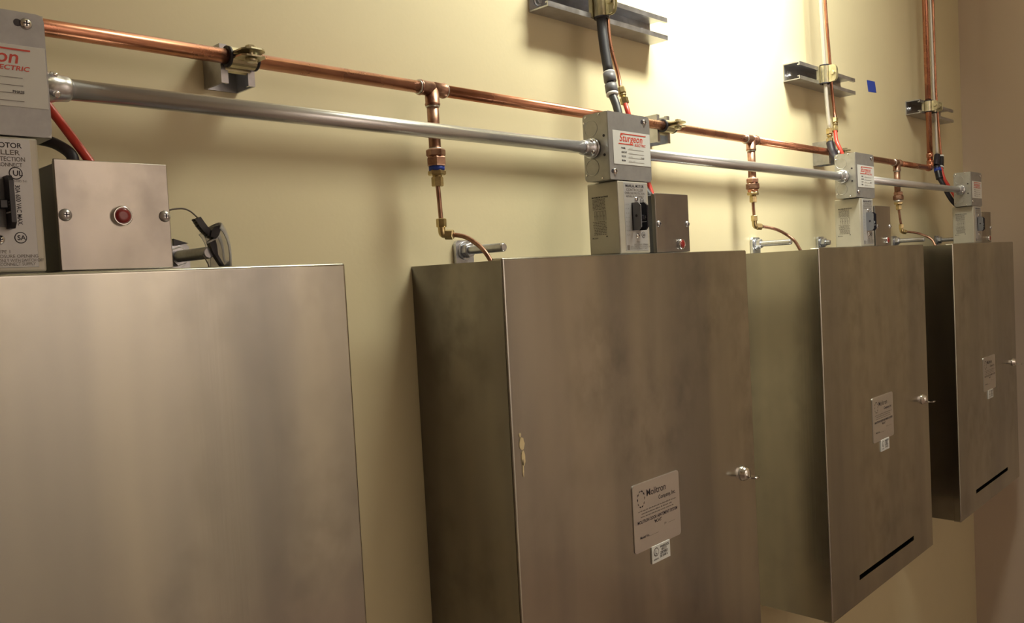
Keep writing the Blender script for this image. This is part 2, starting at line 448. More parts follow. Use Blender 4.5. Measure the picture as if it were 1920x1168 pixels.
    L.text('L', .009, (s0 + .0082, yp - .0003, q0 + .0133), X, Z, 'ink', .02)
    tx('INTERTEK', .0036, s0 + .004, q0 + .0042, bold=.01, sx=.8)
    L.flat = True; L.obj('sticker_lettering', sk)
    return root
cab_lab = ['brushed steel wall cabinet nearest the camera with plain cropped door, leftmost of the four',
           'smudged steel wall cabinet second from the left, with readable maker plate and dried paint drips',
           'steel wall cabinet third from the left with its black door slot above the bare wall',
           'smallest looking steel wall cabinet at the far right beside the room corner']
cab0 = make_cabinet(); cabs = [cab0] + [copy_tree(cab0) for _ in range(3)]
for c, x, l in zip(cabs, CX, cab_lab):
    c.location = (x, 0, 0); tag(c, l, 'cabinet', 'steel cabinets hung in a row on the wall')
    c.location.y = -0.0005
# dried paint drips on the second cabinet's door
dm = MB()
def blob(cx_, cz_, rx, rz, seed):
    rr = random.Random(seed); n = 14
    P = [(cx_ + rx * math.cos(2 * math.pi * k / n) * rr.uniform(.8, 1.1), cz_ + rz * math.sin(2 * math.pi * k / n) * rr.uniform(.9, 1.1)) for k in range(n)]
    dm.prism(P, 'y', -D - .0007, -D + .0001, 'drip')
blob(.0125, -.2255, .0020, .0028, 1); blob(.0150, -.2370, .0046, .0085, 2); blob(.0165, -.2560, .0036, .0100, 3); blob(.0150, -.2680, .0014, .0110, 4)
dd = dm.obj('paint_drip', cabs[1]); dd['label'] = 'cream dried paint drips by the door edge'

# lugs (children of the cabinets) and anchor bolts
TABS = [(0, .508), (1, .097), (2, .071), (2, .405), (3, .060), (3, .437)]
for i, rx in TABS:
    t = MB(); hw = .0175
    t.prism([(rx - hw, -.03), (rx + hw, -.03), (rx + hw, .028), (rx + hw - .004, .0325), (rx - hw + .004, .0325), (rx - hw, .028)], 'y', -.0065, -.0012, 'zinc')
    t.obj('mounting_lug', cabs[i])
bolt_lab = {(0, .508): 'threaded wall anchor rod with hanging safety glasses, above the nearest cabinet',
            (1, .097): 'large zinc anchor rod, washer and nut above the left corner of the second cabinet',
            (2, .071): 'zinc anchor rod above the left part of the third cabinet, behind its curved tube',
            (2, .405): 'short looking anchor bolt left of the third grey switch enclosure',
            (3, .060): 'long zinc anchor rod above the right end of the third cabinet',
            (3, .437): 'anchor bolt just left of the farthest switch enclosure, above the fourth cabinet'}
proto = None
for i, rx in TABS:
    if proto is None:
        root = proto = thing('anchor_bolt', '', 'bolt')
        m = MB(); m.lathe((0, -.0068, 0), -Y, [(0, .0135), (.0018, .0135), (.0022, .0130)], 'zinc', 28); m.obj('washer', root)
        m = MB(); m.hexn((0, -.0090, 0), (0, -.0190, 0), .0112, 'zinc', .3); m.obj('nut', root)
        m = MB(); pr = [(0, .0060)]
        for k in range(48):
            t = .002 + k * .00175; pr += [(t, .0064), (t + .0009, .0058)]
        pr += [(.0865, .0062), (.0885, .0050)]
        m.lathe((0, 0.0, 0), -Y, pr, 'zinc', 16); m.obj('threaded_rod', root)
    else: root = copy_tree(proto)
    root.location = (CX[i] + rx, -.0005, .0175)
    tag(root, bolt_lab[(i, rx)], 'bolt', 'anchor bolts that carry the cabinets')
    if (i, rx) == (2, .405):
        for k_ in kids(root):
            if k_.name.startswith('threaded_rod'): k_.scale = (1, .33, 1)

# ------------------------------------------------------------------ switch enclosure (manual motor controller)
JW, JZ0, JZ1, JF, JB = 0.105, 0.1100, 0.2095, -0.168, -0.121
JX = [CX[0] + .2360, CX[1] + .2450, CX[2] + .2320, CX[3] + .2270]
EX = [x + .0165 for x in JX]; EW = 0.077; EZ = 0.1085; EB = -0.110
def screw(mb, c, r, m='chrome', slot=True):
    mb.lathe(c, -Y, [(0, r), (.0006, r), (.0018, r * .75), (.0024, r * .3)], m, 16)
    if slot:
        x, y, z = c
        mb.box(x - r * .5, x + r * .5, y - .0026, y - .0020, z - r * .12, z + r * .12, 'ink')
        mb.box(x - r * .12, x + r * .12, y - .0026, y - .0020, z - r * .5, z + r * .5, 'ink')
def make_switch():
    root = thing('switch_enclosure', '', 'switch box')
    b = MB(); b.box(0, EW, JF, EB, 0.0, EZ, 'beige', .0022, 3); body = b.obj('enclosure_shell', root)
    # pressed metal label on the face
    fl = MB(); yf = JF - .0004
    fl.box(.014, EW - .006, yf, JF + .001, .004, EZ - .002, 'label', .0003, 1); face = fl.obj('front_label', root)
    L = MB(); yp = yf - .0002
    def t(s, size, x, z, m='ink', bold=.0, sx=1.0, al='LEFT', right=X, up=Z): L.text(s, size, (x, yp, z), right, up, m, bold, 0, al, sx)
    cx_ = .0415
    t('MANUAL MOTOR', .0058, cx_, EZ - .0092, 'ink', .015, 1.0, 'CENTER'); t('CONTROLLER', .0056, cx_, EZ - .0148, 'inkgrey', .01, 1.2, 'CENTER')
    t('OVERLOAD PROTECTION', .0050, cx_, EZ - .0198, 'inkgrey', .01, .86, 'CENTER'); t('SUITABLE AS DISCONNECT', .0044, cx_, EZ - .0242, 'inkgrey', .01, .84, 'CENTER')
    def ring(x, z, r):
        L.lathe((x, yp + .0002, z), -Y, [(0, r), (.0002, r)], 'ink', 24); L.lathe((x, yp, z), -Y, [(0, r * .84), (.0002, r * .84)], 'label', 24)
    ring(.0590, .0792, .0050); L.text('UL', .0060, (.0567, yp - .0004, .0772), X, Z, 'ink', .02)
    t('LISTED 741', .0024, .0555, .0722, 'inkgrey')
    L.text('30A 600 VAC MAX.', .0050, (.0578, yp, .0700), -Z, X, 'ink', .015, 0, 'LEFT', .78)
    ring(.0590, .0278, .0046); L.text('SA', .0054, (.0564, yp - .0004, .0260), X, Z, 'ink', .02)
    t('TYPE 1', .0038, .040, .0155, 'inkgrey'); t('ENCLOSURE OPENING', .0038, .034, .0118, 'inkgrey', sx=.95)
    t('OPEN COVER ONLY WITH SWITCH OFF', .0036, .024, .0085, 'inkgrey', sx=.78); t('CAUTION DISCONNECT SUPPLY', .0036, .024, .0056, 'inkgrey', sx=.84)
    for k in range(8): t('+ - +', .0040, .0165, .072 - k * .0065, 'inkgrey')
    L.box(.0165, .0225, yp - .0001, yp, .0050, .0125, 'inkgrey')
    L.flat = True; L.obj('front_lettering', face)
    # side print with wiring diagram
    S = MB(); xs = -.0003; R_, U_ = V((0, -1, 0)), Z
    rr = random.Random(5)
    def bar(y0, y1, z0, z1, m='inkgrey'): S.faces([(xs, y0, z0), (xs, y1, z0), (xs, y1, z1), (xs, y0, z1)], [(0, 1, 2, 3)], m)
    def line(z, y0, y1, h=.0012):
        y = y0
        while y > y1:
            wd = min(rr.uniform(.001, .004), y - y1); bar(y, y - wd, z, z + h); y -= wd + .0008
    S.text('MAXIMUM RATINGS', .0036, (xs, -.1185, .0855), R_, U_, 'ink', .02, 0, 'LEFT', .95)
    for k in range(8): line(.0830 - k * .0021, -.1195, -.1435)
    for k in range(4):
        y = -.1225 - k * .0058
        bar(y, y - .0007, .052, .0655); bar(y - .0035, y - .0042, .052, .0655); bar(y, y - .0042, .0655, .0662)
        bar(y + .0004, y - .0012, .0575, .0600)
    for k in range(9): line(.0495 - k * .0024, -.1185 - rr.uniform(0, .003), -.1455 + rr.uniform(0, .004))
    S.text('M-3-0-A', .0032, (xs, -.1165, .0245), R_, U_, 'ink', .01); S.lathe((xs + .0002, -.1440, .0275), -X, [(0, .0012), (.0002, .0012)], 'ink', 10)
    S.flat = True; S.obj('side_lettering', body)
    # toggle guard: ear plate, black toggle
    g = MB(); z0, z1 = .0345, .0760
    def ear(x, th, m, depth=.0185):
        c = .0045
        g.prism([(JF, z0), (JF - depth + c, z0), (JF - depth, z0 + c), (JF - depth, z1 - c), (JF - depth + c, z1), (JF, z1)], 'x', x, x + th, m)
    ear(.0320, .0016, 'grey', .0165); 
    g.lathe((.0319, JF - .0085, .0560), -X, [(0, .0021), (.0002, .0021)], 'ink', 12)
    g.lathe((.0332, JF - .0097, .0535), -X, [(0, .0030), (.0001, .0030)], 'label', 14) if False else None
    g.box(.0320, .0520, JF - .0020, JF, z0 + .002, z1 - .002, 'grey')
    g.obj('toggle_guard', root)
    g = MB(); z0, z1 = .0345, .0760; ear(.0495, .0035, 'black', .0155)
    g.text('OFF', .0080, (.0494, JF - .0035, .0500), V((0, -1, 0)), Z, 'white', .02, 0, 'LEFT', .7)
    g.box(.0492, .0495, JF - .0140, JF - .0035, .0465, .0475, 'white')
    g.box(.0430, .0490, JF - .0120, JF - .002, .050, .057, 'black', .0008); g.obj('toggle_switch', root)
    for z in (.0815, .0265):
        q = MB(); screw(q, (.0440, JF - .0004, z), .0038); q.obj('screw', root)
    return root
sw_lab = ['cream switch enclosure cropped by the left picture edge, beside the nearest button box',
          'cream switch enclosure with black toggle standing on the second cabinet',
          'cream switch enclosure on the third cabinet, left of a plain steel button box',
          'farthest grey looking switch enclosure, on the fourth cabinet by the corner']
s0 = make_switch()
for i in range(4):
    o = s0 if i == 0 else copy_tree(s0)
    o.location = (EX[i], 0, 0.0006); tag(o, sw_lab[i], 'switch box', 'switch enclosures standing on the cabinets')

# ------------------------------------------------------------------ junction boxes
CY, CZ = -0.138, 0.1585        # conduit axis
def make_jbox():
    root = thing('junction_box', '', 'junction box'); z0, z1 = JZ0, JZ1
    r = .006; b = MB()
    poly = []
    for cy_, cz_, a0 in ((JB - r, z1 - r, 0), (JF + .003, z1 - .001, 90), (JF + .003, z0 + .001, 180), (JB - r, z0 + r, 270)):
        rr_ = r if cy_ == JB - r else .001
        for j in range(5):
            a = math.radians(a0 + j * 22.5); poly.append((cy_ + rr_ * math.cos(a), cz_ + rr_ * math.sin(a)))
    b.prism(poly, 'x', 0, JW, 'galv')
    body = b.obj('box_body', root)
    for z in (z1 - .0215, z0 + .0205):
        for sx_, x in ((-1, 0.0), (1, JW)):
            if sx_ < 0:
                k = MB(); k.lathe((x + .0001, CY + .002, z), V((sx_, 0, 0)), [(0, .0125), (.0004, .0125), (.0006, .0118), (.0002, .0112), (.0002, .0001)], 'galv', 28, False); k.obj('knockout', body)
    for z in (.1745, .1465):
        k = MB(); k.lathe((-.0001, JF + .0085, z), -X, [(0, .0021), (.0003, .0021)], 'ink', 14); k.obj('screw_hole', body)
    # small rivets/screws on the left side corners
    for y, z in ((JB - .006, z1 - .004), (JB - .003, z1 - .012), (JF + .016, z1 - .003), (JB - .004, z0 + .010), (JF + .014, z0 + .003)):
        k = MB(); k.lathe((-.0001, y, z), -X, [(0, .0020), (.0008, .0014), (.001, .0005)], 'chrome', 10); k.obj('rivet', body)
    c = MB(); rc = .006; pl = []
    for cx_, cz_, a0 in ((JW - rc, z1 - rc, 0), (rc * .3, z1 - rc * .3, 90), (rc * .3, z0 + rc * .3, 180), (JW - rc, z0 + rc, 270)):
        rr_ = rc if cx_ > .05 else rc * .3
        for j in range(5):
            a = math.radians(a0 + j * 22.5); pl.append((cx_ + rr_ * math.cos(a), cz_ + rr_ * math.sin(a)))
    c.prism(pl, 'y', JF, JF + .0022, 'cover'); cover = c.obj('box_cover', root)
    for x, z in ((JW - .0135, z1 - .0090), (.0125, z0 + .0120)):
        q = MB(); q.lathe((x - .0062, JF - .0001, z), -Y, [(0, .0030), (.0003, .0030)], 'ink', 12)
        screw(q, (x, JF, z), .0046); q.obj('screw', cover)
    s = MB(); sx0, sx1, sz0, sz1 = .010, JW - .0012, .1330, .1825
    s.box(sx0, sx1, JF - .0005, JF + .0001, sz0, sz1, 'sticker', .0002, 1); st = s.obj('sticker', root)
    L = MB(); yp = JF - .0007
    def t(tx_, size, x, z, m, bold=0., shear=0., sx=1.0): L.text(tx_, size, (x, yp, z), X, Z, m, bold, shear, 'LEFT', sx)
    t('Sturgeon', .0152, sx0 + .0150, sz1 - .0150, 'inkred', .012, .20, 1.06)
    L.box(sx0 + .019, sx1 - .011, yp - .0001, yp, sz1 - .0046, sz1 - .0032, 'inkred')
    L.box(sx0 + .013, sx0 + .050, yp - .0001, yp, sz1 - .0195, sz1 - .0181, 'inkred')
    t('ELECTRIC', .0052, sx1 - .041, sz1 - .0205, 'inkred', .02, .2, 1.25)
    for k, wd in enumerate(('PANEL', 'CIRCUIT', 'VOLTS', 'FROM')):
        z = sz1 - .0262 - k * .0062
        t(wd, .0036, sx0 + .019, z, 'ink', .03)
        L.box(sx0 + .036, sx1 - .018, yp - .0001, yp, z - .0004, z, 'inkgrey')
        rr = random.Random(k + 3); x = sx0 + .038
        for j in range(5 if k != 3 else 8):
            h = rr.uniform(.0010, .0024); L.faces([(x, yp, z + .0006), (x + .0006, yp, z + .0006), (x + .0012, yp, z + h), (x + .0006, yp, z + h)], [(0, 1, 2, 3)], 'inkgrey'); x += .0019
    t('PHASE', .0030, sx1 - .026, sz1 - .0386, 'ink', .02)
    L.flat = True; L.obj('sticker_lettering', st)
    return root
j_lab = ['grey junction box cropped by the left picture edge, its red print cut off',
         'grey junction box with clearly readable red lettered sticker, on the second switch enclosure',
         'grey junction box with small white sticker, on the third switch enclosure',
         'farthest grey junction box, at the right end of the conduit run']
j0 = make_jbox()
for i in range(4):
    o = j0 if i == 0 else copy_tree(j0)
    o.location = (JX[i], 0, 0); tag(o, j_lab[i], 'junction box', 'junction boxes joined by conduit')

# ------------------------------------------------------------------ conduits
def conduit(xa, xb, label):
    root = thing('metal_conduit', label, 'conduit', (xa, CY, CZ), 'conduits between the junction boxes')
    Lc = xb - xa
    m = MB(); m.cyl((.018, 0, 0), (Lc - .018, 0, 0), .0091, 'emt', 28); m.obj('conduit_tube', root)
    for x0, d in ((0.0, 1), (Lc, -1)):
        k = MB(); dx = V((d, 0, 0))
        k.lathe((x0 + d * .0006, 0, 0), dx, [(0, .0152), (.0035, .0152), (.0045, .0140), (.0048, .0128), (.012, .0125), (.0135, .0118), (.020, .0112), (.024, .0108), (.0255, .0098)], 'zinc', 28)
        for a in (0.7, 2.2):
            y, z = -math.sin(a), math.cos(a)
            k.lathe((x0 + d * .012, y * .0115, z * .0115), V((0, y, z)), [(0, .0032), (.0022, .0032), (.0032, .0020)], 'chrome', 12)
        k.obj('conduit_connector', root)
    return root
conduit(JX[0] + JW, JX[1], 'long galvanised conduit between the nearest and second junction boxes')
conduit(JX[1] + JW, JX[2], 'middle galvanised conduit from the second to the third junction box')
conduit(JX[2] + JW, JX[3], 'far dull galvanised conduit ending at the farthest junction box')

# ------------------------------------------------------------------ stainless button boxes
BX = [CX[0] + .3400, CX[1] + .3560, CX[2] + .3340, CX[3] + .3230]
BW = .0945
def make_button(btn, screws):
    root = thing('button_box', '', 'control box'); z1 = .0930
    b = MB(); b.box(.003, BW - .003, -.1600, -.1080, 0.0, z1 - .002, 'grey', .0015); b.obj('box_body', root)
    b = MB(); b.box(.0012, BW - .0012, -.1650, -.1600, 0, z1 - .001, 'steel_small', .0008); b.obj('box_rim', root)
    c = MB(); c.box(0, BW, -.1680, -.1656, 0.0002, z1, 'steel_small', .0008); cov = c.obj('box_cover', root)
    for x, z in screws:
        q = MB(); q.lathe((x, -.1680, z), -Y, [(0, .0052), (.0006, .0052), (.0022, .0042), (.0034, .0018)], 'zinc', 20)
        q.box(x - .0022, x + .0022, -.1718, -.1708, z - .0004, z + .0004, 'ink'); q.box(x - .0004, x + .0004, -.1718, -.1708, z - .0022, z + .0022, 'ink')
        q.obj('screw', cov)
    x, z = btn; q = MB()
    q.lathe((x, -.1680, z), -Y, [(0, .0086), (.0030, .0086), (.0042, .0080), (.0044, .0070), (.0030, .0066)], 'chrome', 32)
    q.obj('button_ring', cov)
    q = MB(); q.lathe((x, -.1700, z), -Y, [(0, .0066), (.0020, .0066), (.0030, .0058), (.0033, .0030)], 'button', 28); q.obj('push_button', cov)
    return root
b1 = make_button((.0515, .0462), [(.0062, .0465), (.0895, .0465)])
b1.location = (BX[0], 0, 0.0006); tag(b1, 'stainless box with red push button in the middle, on the nearest cabinet', 'control box', 'stainless button boxes on the cabinets')
b2 = make_button((.0665, .0125), [(.0070, .0450), (.0885, .0450)]); b3 = copy_tree(b2); b4 = copy_tree(b2)
for o, i, l in ((b2, 1, 'stainless box with red push button low at its right, on the second cabinet'),
                (b3, 2, 'plain looking steel button box behind the third toggle switch'),
                (b4, 3, 'narrow looking far steel button box at the right end of the row')):
    o.location = (BX[i], 0, 0.0006); tag(o, l, 'control box', 'stainless button boxes on the cabinets')

# ------------------------------------------------------------------ copper header
HY, HZ, HR = -0.050, 0.2350, 0.0082
TEE = [0.645, 1.5235, 2.357]; XE = 2.636
root = thing('copper_pipe', 'long horizontal copper pipe with soldered tees, turning up at the far end', 'pipe', (0, HY, HZ))
segs = [-0.35] + TEE + [XE]
for k in range(4):
    a, b = segs[k], segs[k + 1]
    m = MB(); m.cyl((a + (.012 if k else 0), 0, 0), (b - .012, 0, 0), HR, 'copper', 28); m.obj('pipe_run', root)
for k, x in enumerate(TEE):
    m = MB(); ru = HR + .0016
    for s_ in (-1, 1):
        m.lathe((x, 0, 0), V((s_, 0, 0)), [(0, ru), (.019, ru), (.0200, ru + .0008), (.0225, ru + .0004), (.0235, HR)], 'copper_dull', 28)
    m.lathe((x, 0, 0), -Z, [(0, ru), (.019, ru), (.0200, ru + .0008), (.0225, ru + .0004), (.0235, HR)], 'copper_dull', 28)
    for s_ in (-1, 1): m.lathe((x + s_ * .0228, 0, 0), V((s_, 0, 0)), [(0, ru), (.0016, ru - .0002), (.0022, HR)], 'solder', 28)
    t = m.obj('pipe_tee', root)
    m = MB(); m.cyl((x, 0, -.018), (x, 0, -.083), HR, 'copper_dull', 24); m.lathe((x, 0, -.0228), -Z, [(0, ru), (.0016, ru - .0002), (.0022, HR)], 'solder', 28)
    m.obj('drop_pipe', root)
m = MB(); ru = HR + .0016
pts = [(XE - .022, 0, 0), (XE - .010, 0, 0), (XE - .003, 0, .003), (XE, 0, .010), (XE, 0, .022)]
m.tube(pts, ru, 'copper', 24); m.lathe((XE, 0, .018), Z, [(0, ru), (.004, ru + .0008), (.006, HR)], 'copper', 24)
m.lathe((XE, 0, .032), Z, [(0, HR), (.001, ru), (.012, ru), (.014, HR)], 'copper', 24); m.obj('pipe_elbow', root)
m = MB(); m.cyl((XE, 0, .018), (XE, 0, ZT - HZ), HR, 'copper', 24); m.obj('riser_pipe', root)

# ------------------------------------------------------------------ branch lines to the cabinets
def branch(x, tape, tube_v, tube_h, label):
    root = thing('branch_line', label, 'tube', (0, 0, 0), 'small branch lines from the copper pipe to the cabinets')
    y = HY; z = .1555; xf = x + .001
    m = MB(); m.lathe((xf, y, z), -Z, [(0, .0090), (.001, .0102), (.0025, .0102)], 'solder', 24)
    m.hexn((xf, y, z - .0015), (xf, y, z - .0115), .0132, 'copper_dull', .15); m.hexn((xf, y, z - .0118), (xf, y, z - .0245), .0138, 'copper_dull', .65); m.obj('union_nut', root)
    m = MB(); m.lathe((xf, y, z - .0243), -Z, [(0, .0108), (.0065, .0108)], tape, 24); m.obj('thread_tape', root)
    m = MB(); m.hexn((xf, y, z - .0300), (xf, y, z - .0370), .0124, 'brass', .3); m.lathe((xf, y, z - .0365), -Z, [(0, .0065), (.004, .0065)], 'brass', 20)
    m.hexn((xf, y, z - .0390), (xf, y, z - .0520), .0082, 'brass', .1); m.obj('brass_adapter', root)
    m = MB(); m.tube([(xf, y, z - .050)] + tube_v, .0032, 'copper_dull', 14); m.obj('vertical_tube', root)
    ex, ey, ez = tube_v[-1]; hx, hy, hz = tube_h[0]
    m = MB(); m.hexn((ex, ey, ez + .004), (ex, ey, ez - .008), .0070, 'brass', .2)
    m.tube([(ex, ey, ez - .007), (ex, ey, hz + .006), (ex + .001, ey - .001, hz + .001), (ex + .006, ey - .003, hz)], .0052, 'brass', 16)
    d = (V(tube_h[1]) - V(tube_h[0])).normalized(); p = V((ex + .004, ey - .002, hz))
    m.hexn(p, p + d * .012, .0070, 'brass', .3); m.obj('brass_elbow', root)
    m = MB(); m.tube([p + d * .010] + tube_h[1:], .0032, 'copper_dull', 14, 8); m.obj('curved_tube', root)
branch(TEE[0], M['tape'], [(.6470, -.05, .0888), (.6486, -.05, .0560)],
       [(.6576, -.05, .0379), (.6622, -.058, .0373), (.6681, -.075, .0332), (.6713, -.095, .0217), (.671, -.11, .010), (.6722, -.12, -.004)],
       'nearest copper branch line with blue thread tape, above the second cabinet')
branch(TEE[1] - .001, 'copper', [(1.5225, -.05, .0974), (1.5247, -.05, .0720)],
       [(1.532, -.05, .0526), (1.5456, -.06, .0518), (1.5645, -.078, .0449), (1.5777, -.095, .0323), (1.5824, -.11, .0177), (1.588, -.12, -.004)],
       'middle copper branch line curving down to the third cabinet')
branch(TEE[2] + .003, 'solder', [(2.3690, -.05, .0787), (2.3760, -.05, .0590)],
       [(2.3838, -.05, .0420), (2.4096, -.06, .0402), (2.4294, -.075, .0361), (2.4422, -.095, .0255), (2.4434, -.11, .0138), (2.4379, -.12, -.004)],
       'farthest thin branch line curving down to the fourth cabinet')

# ------------------------------------------------------------------ strut channels
def strut(name, label, loc, length, vertical, group, screws):
    """41 mm channel, open to the room (-y); local run along x, or z when vertical"""
    root = thing(name, label, 'bracket', loc, group)
    h, dp, t, lip, dn = .0205, .041, .0024, .0085, .006
    prof = [(-t * 0, -h), (-dp, -h), (-dp, -h + lip), (-dp + dn, -h + lip), (-dp + dn, -h + lip - t), (-dp + t, -h + lip - t), (-dp + t, -h + t), (-t, -h + t),
            (-t, h - t), (-dp + t, h - t), (-dp + t, h - lip + t), (-dp + dn, h - lip + t), (-dp + dn, h - lip), (-dp, h - lip), (-dp, h), (0, h)]
    m = MB()
    if not vertical: m.prism(prof, 'x', 0, length, 'strut')
    else: m.prism([(p[1], p[0]) for p in prof], 'z', 0, length, 'strut')
    # prism 'z' wants (x,y)
    m.obj('channel', root)
    for s_ in screws:
        q = MB(); p = V((s_, -t, 0)) if not vertical else V((0, -t, s_))
        q.lathe(p, -Y, [(0, .0085), (.0015, .0085), (.0018, .006)], 'zinc', 20); q.hexn(p - Y * .0015, p - Y * .0070, .0055, 'zinc'); q.obj('anchor_screw', root)
    return root
G1 = 'short vertical struts behind the copper pipe'; G2 = 'horizontal struts that hold the risers'
strut('strut_bracket', 'dark strut bracket behind the copper pipe, nearest the camera', (.366, -.0002, .208), .043, True, G1, [])
strut('strut_bracket', 'strut bracket peeking out right of the second junction box', (1.213, -.0002, .207), .050, True, G1, [])
strut('strut_bracket', 'pale square strut bracket left of the third junction box', (1.951, -.0002, .209), .057, True, G1, [])
strut('strut_channel', 'largest horizontal strut channel at the top edge of the picture', (.905, -.0002, .4185), .336, False, G2, [.018, .312])
strut('strut_channel', 'horizontal strut channel left of the blue tape', (1.787, -.0002, .4185), .321, False, G2, [.022])
strut('strut_channel', 'farthest horizontal strut channel by the right hand corner', (2.589, -.0002, .4200), .316, False, G2, [.022])

# ------------------------------------------------------------------ pipe clamps
def clamp(label, c, axis, r, wid, ear=.022, group=None):
    """two half straps round a pipe; ears towards the room (-y) joined by a screw"""
    root = thing('pipe_clamp', label, 'clamp', c, group)
    a = V(axis); f = V((0, -1, 0)); s = a.cross(f).normalized(); ro = r + .0022
    for sg in (-1, 1):
        path = [(f * (-ro - .004) + s * sg * .013, .9), (f * (-ro * .9) + s * sg * .012, 1)]
        for k in range(9):
            ang = math.radians(-60 + k * 17.5)
            path.append((f * math.sin(ang) * ro + s * sg * math.cos(ang) * ro, 1))
        path += [(f * (ro + .001) + s * sg * .0035, 1), (f * (ro + .006) + s * sg * .0030, 1), (f * (ro + ear * .72) + s * sg * .0032, .95), (f * (ro + ear * .92) + s * sg * .0036, .72), (f * (ro + ear) + s * sg * .004, .4)]
        m = MB(); m.strip(path, a, wid, .0018, 'clamp', f); m.obj('clamp_half', root)
    m = MB(); p = f * (ro + ear * .5)
    m.cyl(p - s * .010, p + s * .008, .0030, 'clamp', 12)
    m.lathe(p + s * .0045, s, [(0, .0065), (.003, .0062), (.0045, .0045)], 'clamp', 16); m.hexn(p - s * .0045, p - s * .0095, .0058, 'clamp'); m.obj('clamp_screw', root)
    m = MB(); m.lathe(-a * (wid * .5 + .003), a, [(0, r + .0001), (0, r + .0035), (.003, r + .0035), (.003, r + .0008), (wid + .003, r + .0008), (wid + .003, r + .0035), (wid + .006, r + .0035), (wid + .006, r + .0001)], 'rubber', 24, cap=False); m.obj('rubber_cushion', root)
    return root
GC = 'clamps on the copper pipe'; GR = 'clamps on the risers'
clamp('yellow zinc clamp on the copper pipe at the nearest dark bracket', (.366, HY, HZ), X, HR, .030, .024, GC)
clamp('yellow zinc clamp on the copper pipe right of the second junction box', (1.213, HY, HZ), X, HR, .030, .024, GC)
clamp('clamp mostly hidden behind the third junction box on the copper pipe', (1.951, HY, HZ), X, HR, .030, .024, GC)
clamp('worn brass coloured clamp holding the dark hose at the top edge', (1.026, -.0535, .4200), Z, .0095, .042, .018, GR)
clamp('shiny clamp holding the silver hose on the middle strut', (1.9000, -.0515, .4200), Z, .0085, .040, .020, GR)
clamp('pale clamp round the upright copper pipe by the far corner', (XE, HY, .4220), Z, HR, .030, .018, GR)
clamp('small clamp on the silver hose right of the copper riser', (2.6765, -.0535, .4220), Z, .0060, .028, .016, GR)

# ------------------------------------------------------------------ risers and hoses
def line_thing(name, label, cat, group, parts):
    root = thing(name, label, cat, (0, 0, 0), group)
    for nm, mb in parts: mb.obj(nm, root)
    return root
def T(pts, r, m, sub=6): return MB().tube(pts, r, m, 16, sub)
def compression(p0, p1, r, m='brass'):
    p0, p1 = V(p0), V(p1); d = p1 - p0; L = d.length; n = d / L; b = MB()
    b.hexn(p0, p0 + n * L * .36, r, m, .2); b.lathe(p0 + n * L * .35, n, [(0, r * .62), (L * .06, r * .62), (L * .07, r * .85), (L * .14, r * .85), (L * .15, r * .6), (L * .27, r * .6)], m, 18)
    b.hexn(p0 + n * L * .62, p1, r, m, .5); return b
GH = 'hoses that feed the button boxes'
TOPZ = ZT
# unit 2: dark hose with grey coupling, thin copper tube with brass coupling, red hose
d = MB()
q0, q1 = V((1.0160, -.070, .3040)), V((1.0105, -.0795, .2620)); n = (q1 - q0).normalized(); LL = (q1 - q0).length
d.lathe(q0, n, [(0, .0078), (.001, .0098), (.004, .0100)], 'white', 22); d.lathe(q0 + n * .003, n, [(0, .0102), (LL * .34, .0104), (LL * .36, .0088)], 'grey', 22)
d.lathe(q0 + n * LL * .40, n, [(0, .0062), (LL * .14, .0062)], 'rubber', 20)
d.lathe(q0 + n * LL * .52, n, [(0, .0088), (LL * .02, .0104), (LL * .34, .0102), (LL * .36, .0088)], 'grey', 22); d.lathe(q1 - n * .005, n, [(0, .0100), (.004, .0100), (.005, .0075)], 'white', 22)
line_thing('flexible_hose', 'thick dark hose with grey coupling dropping behind the second junction box', 'hose', GH, [
    ('upper_hose', T([(1.030, -.056, TOPZ), (1.029, -.056, .70), (1.0276, -.0535, .4612), (1.0245, -.0535, .3993), (1.0197, -.060, .3538), (1.0150, -.070, .3040)], .0083, 'hose')),
    ('hose_coupling', d), ('lower_hose', T([(1.0105, -.079, .2640), (1.006, -.090, .2430), (1.002, -.100, .210), (1.010, -.104, .150), (1.022, -.118, .115), (1.026, -.134, .090)], .0068, 'hose'))])
line_thing('capillary_line', 'thin copper tube with brass coupling and red hose by the dark hose', 'tube', GH, [
    ('copper_tube', T([(1.056, -.050, TOPZ), (1.055, -.050, .70), (1.0500, -.050, .467), (1.0406, -.055, .3942), (1.0366, -.062, .3477), (1.0390, -.072, .302), (1.0336, -.080, .2760)], .0032, 'copper')),
    ('brass_coupling', compression((1.0333, -.080, .2783), (1.0325, -.088, .2497), .0070)),
    ('red_hose', T([(1.0325, -.0875, .2520), (1.0260, -.098, .2316), (1.030, -.105, .190), (1.0374, -.112, .140), (1.0374, -.122, .118), (1.0330, -.134, .090)], .0042, 'red'))])
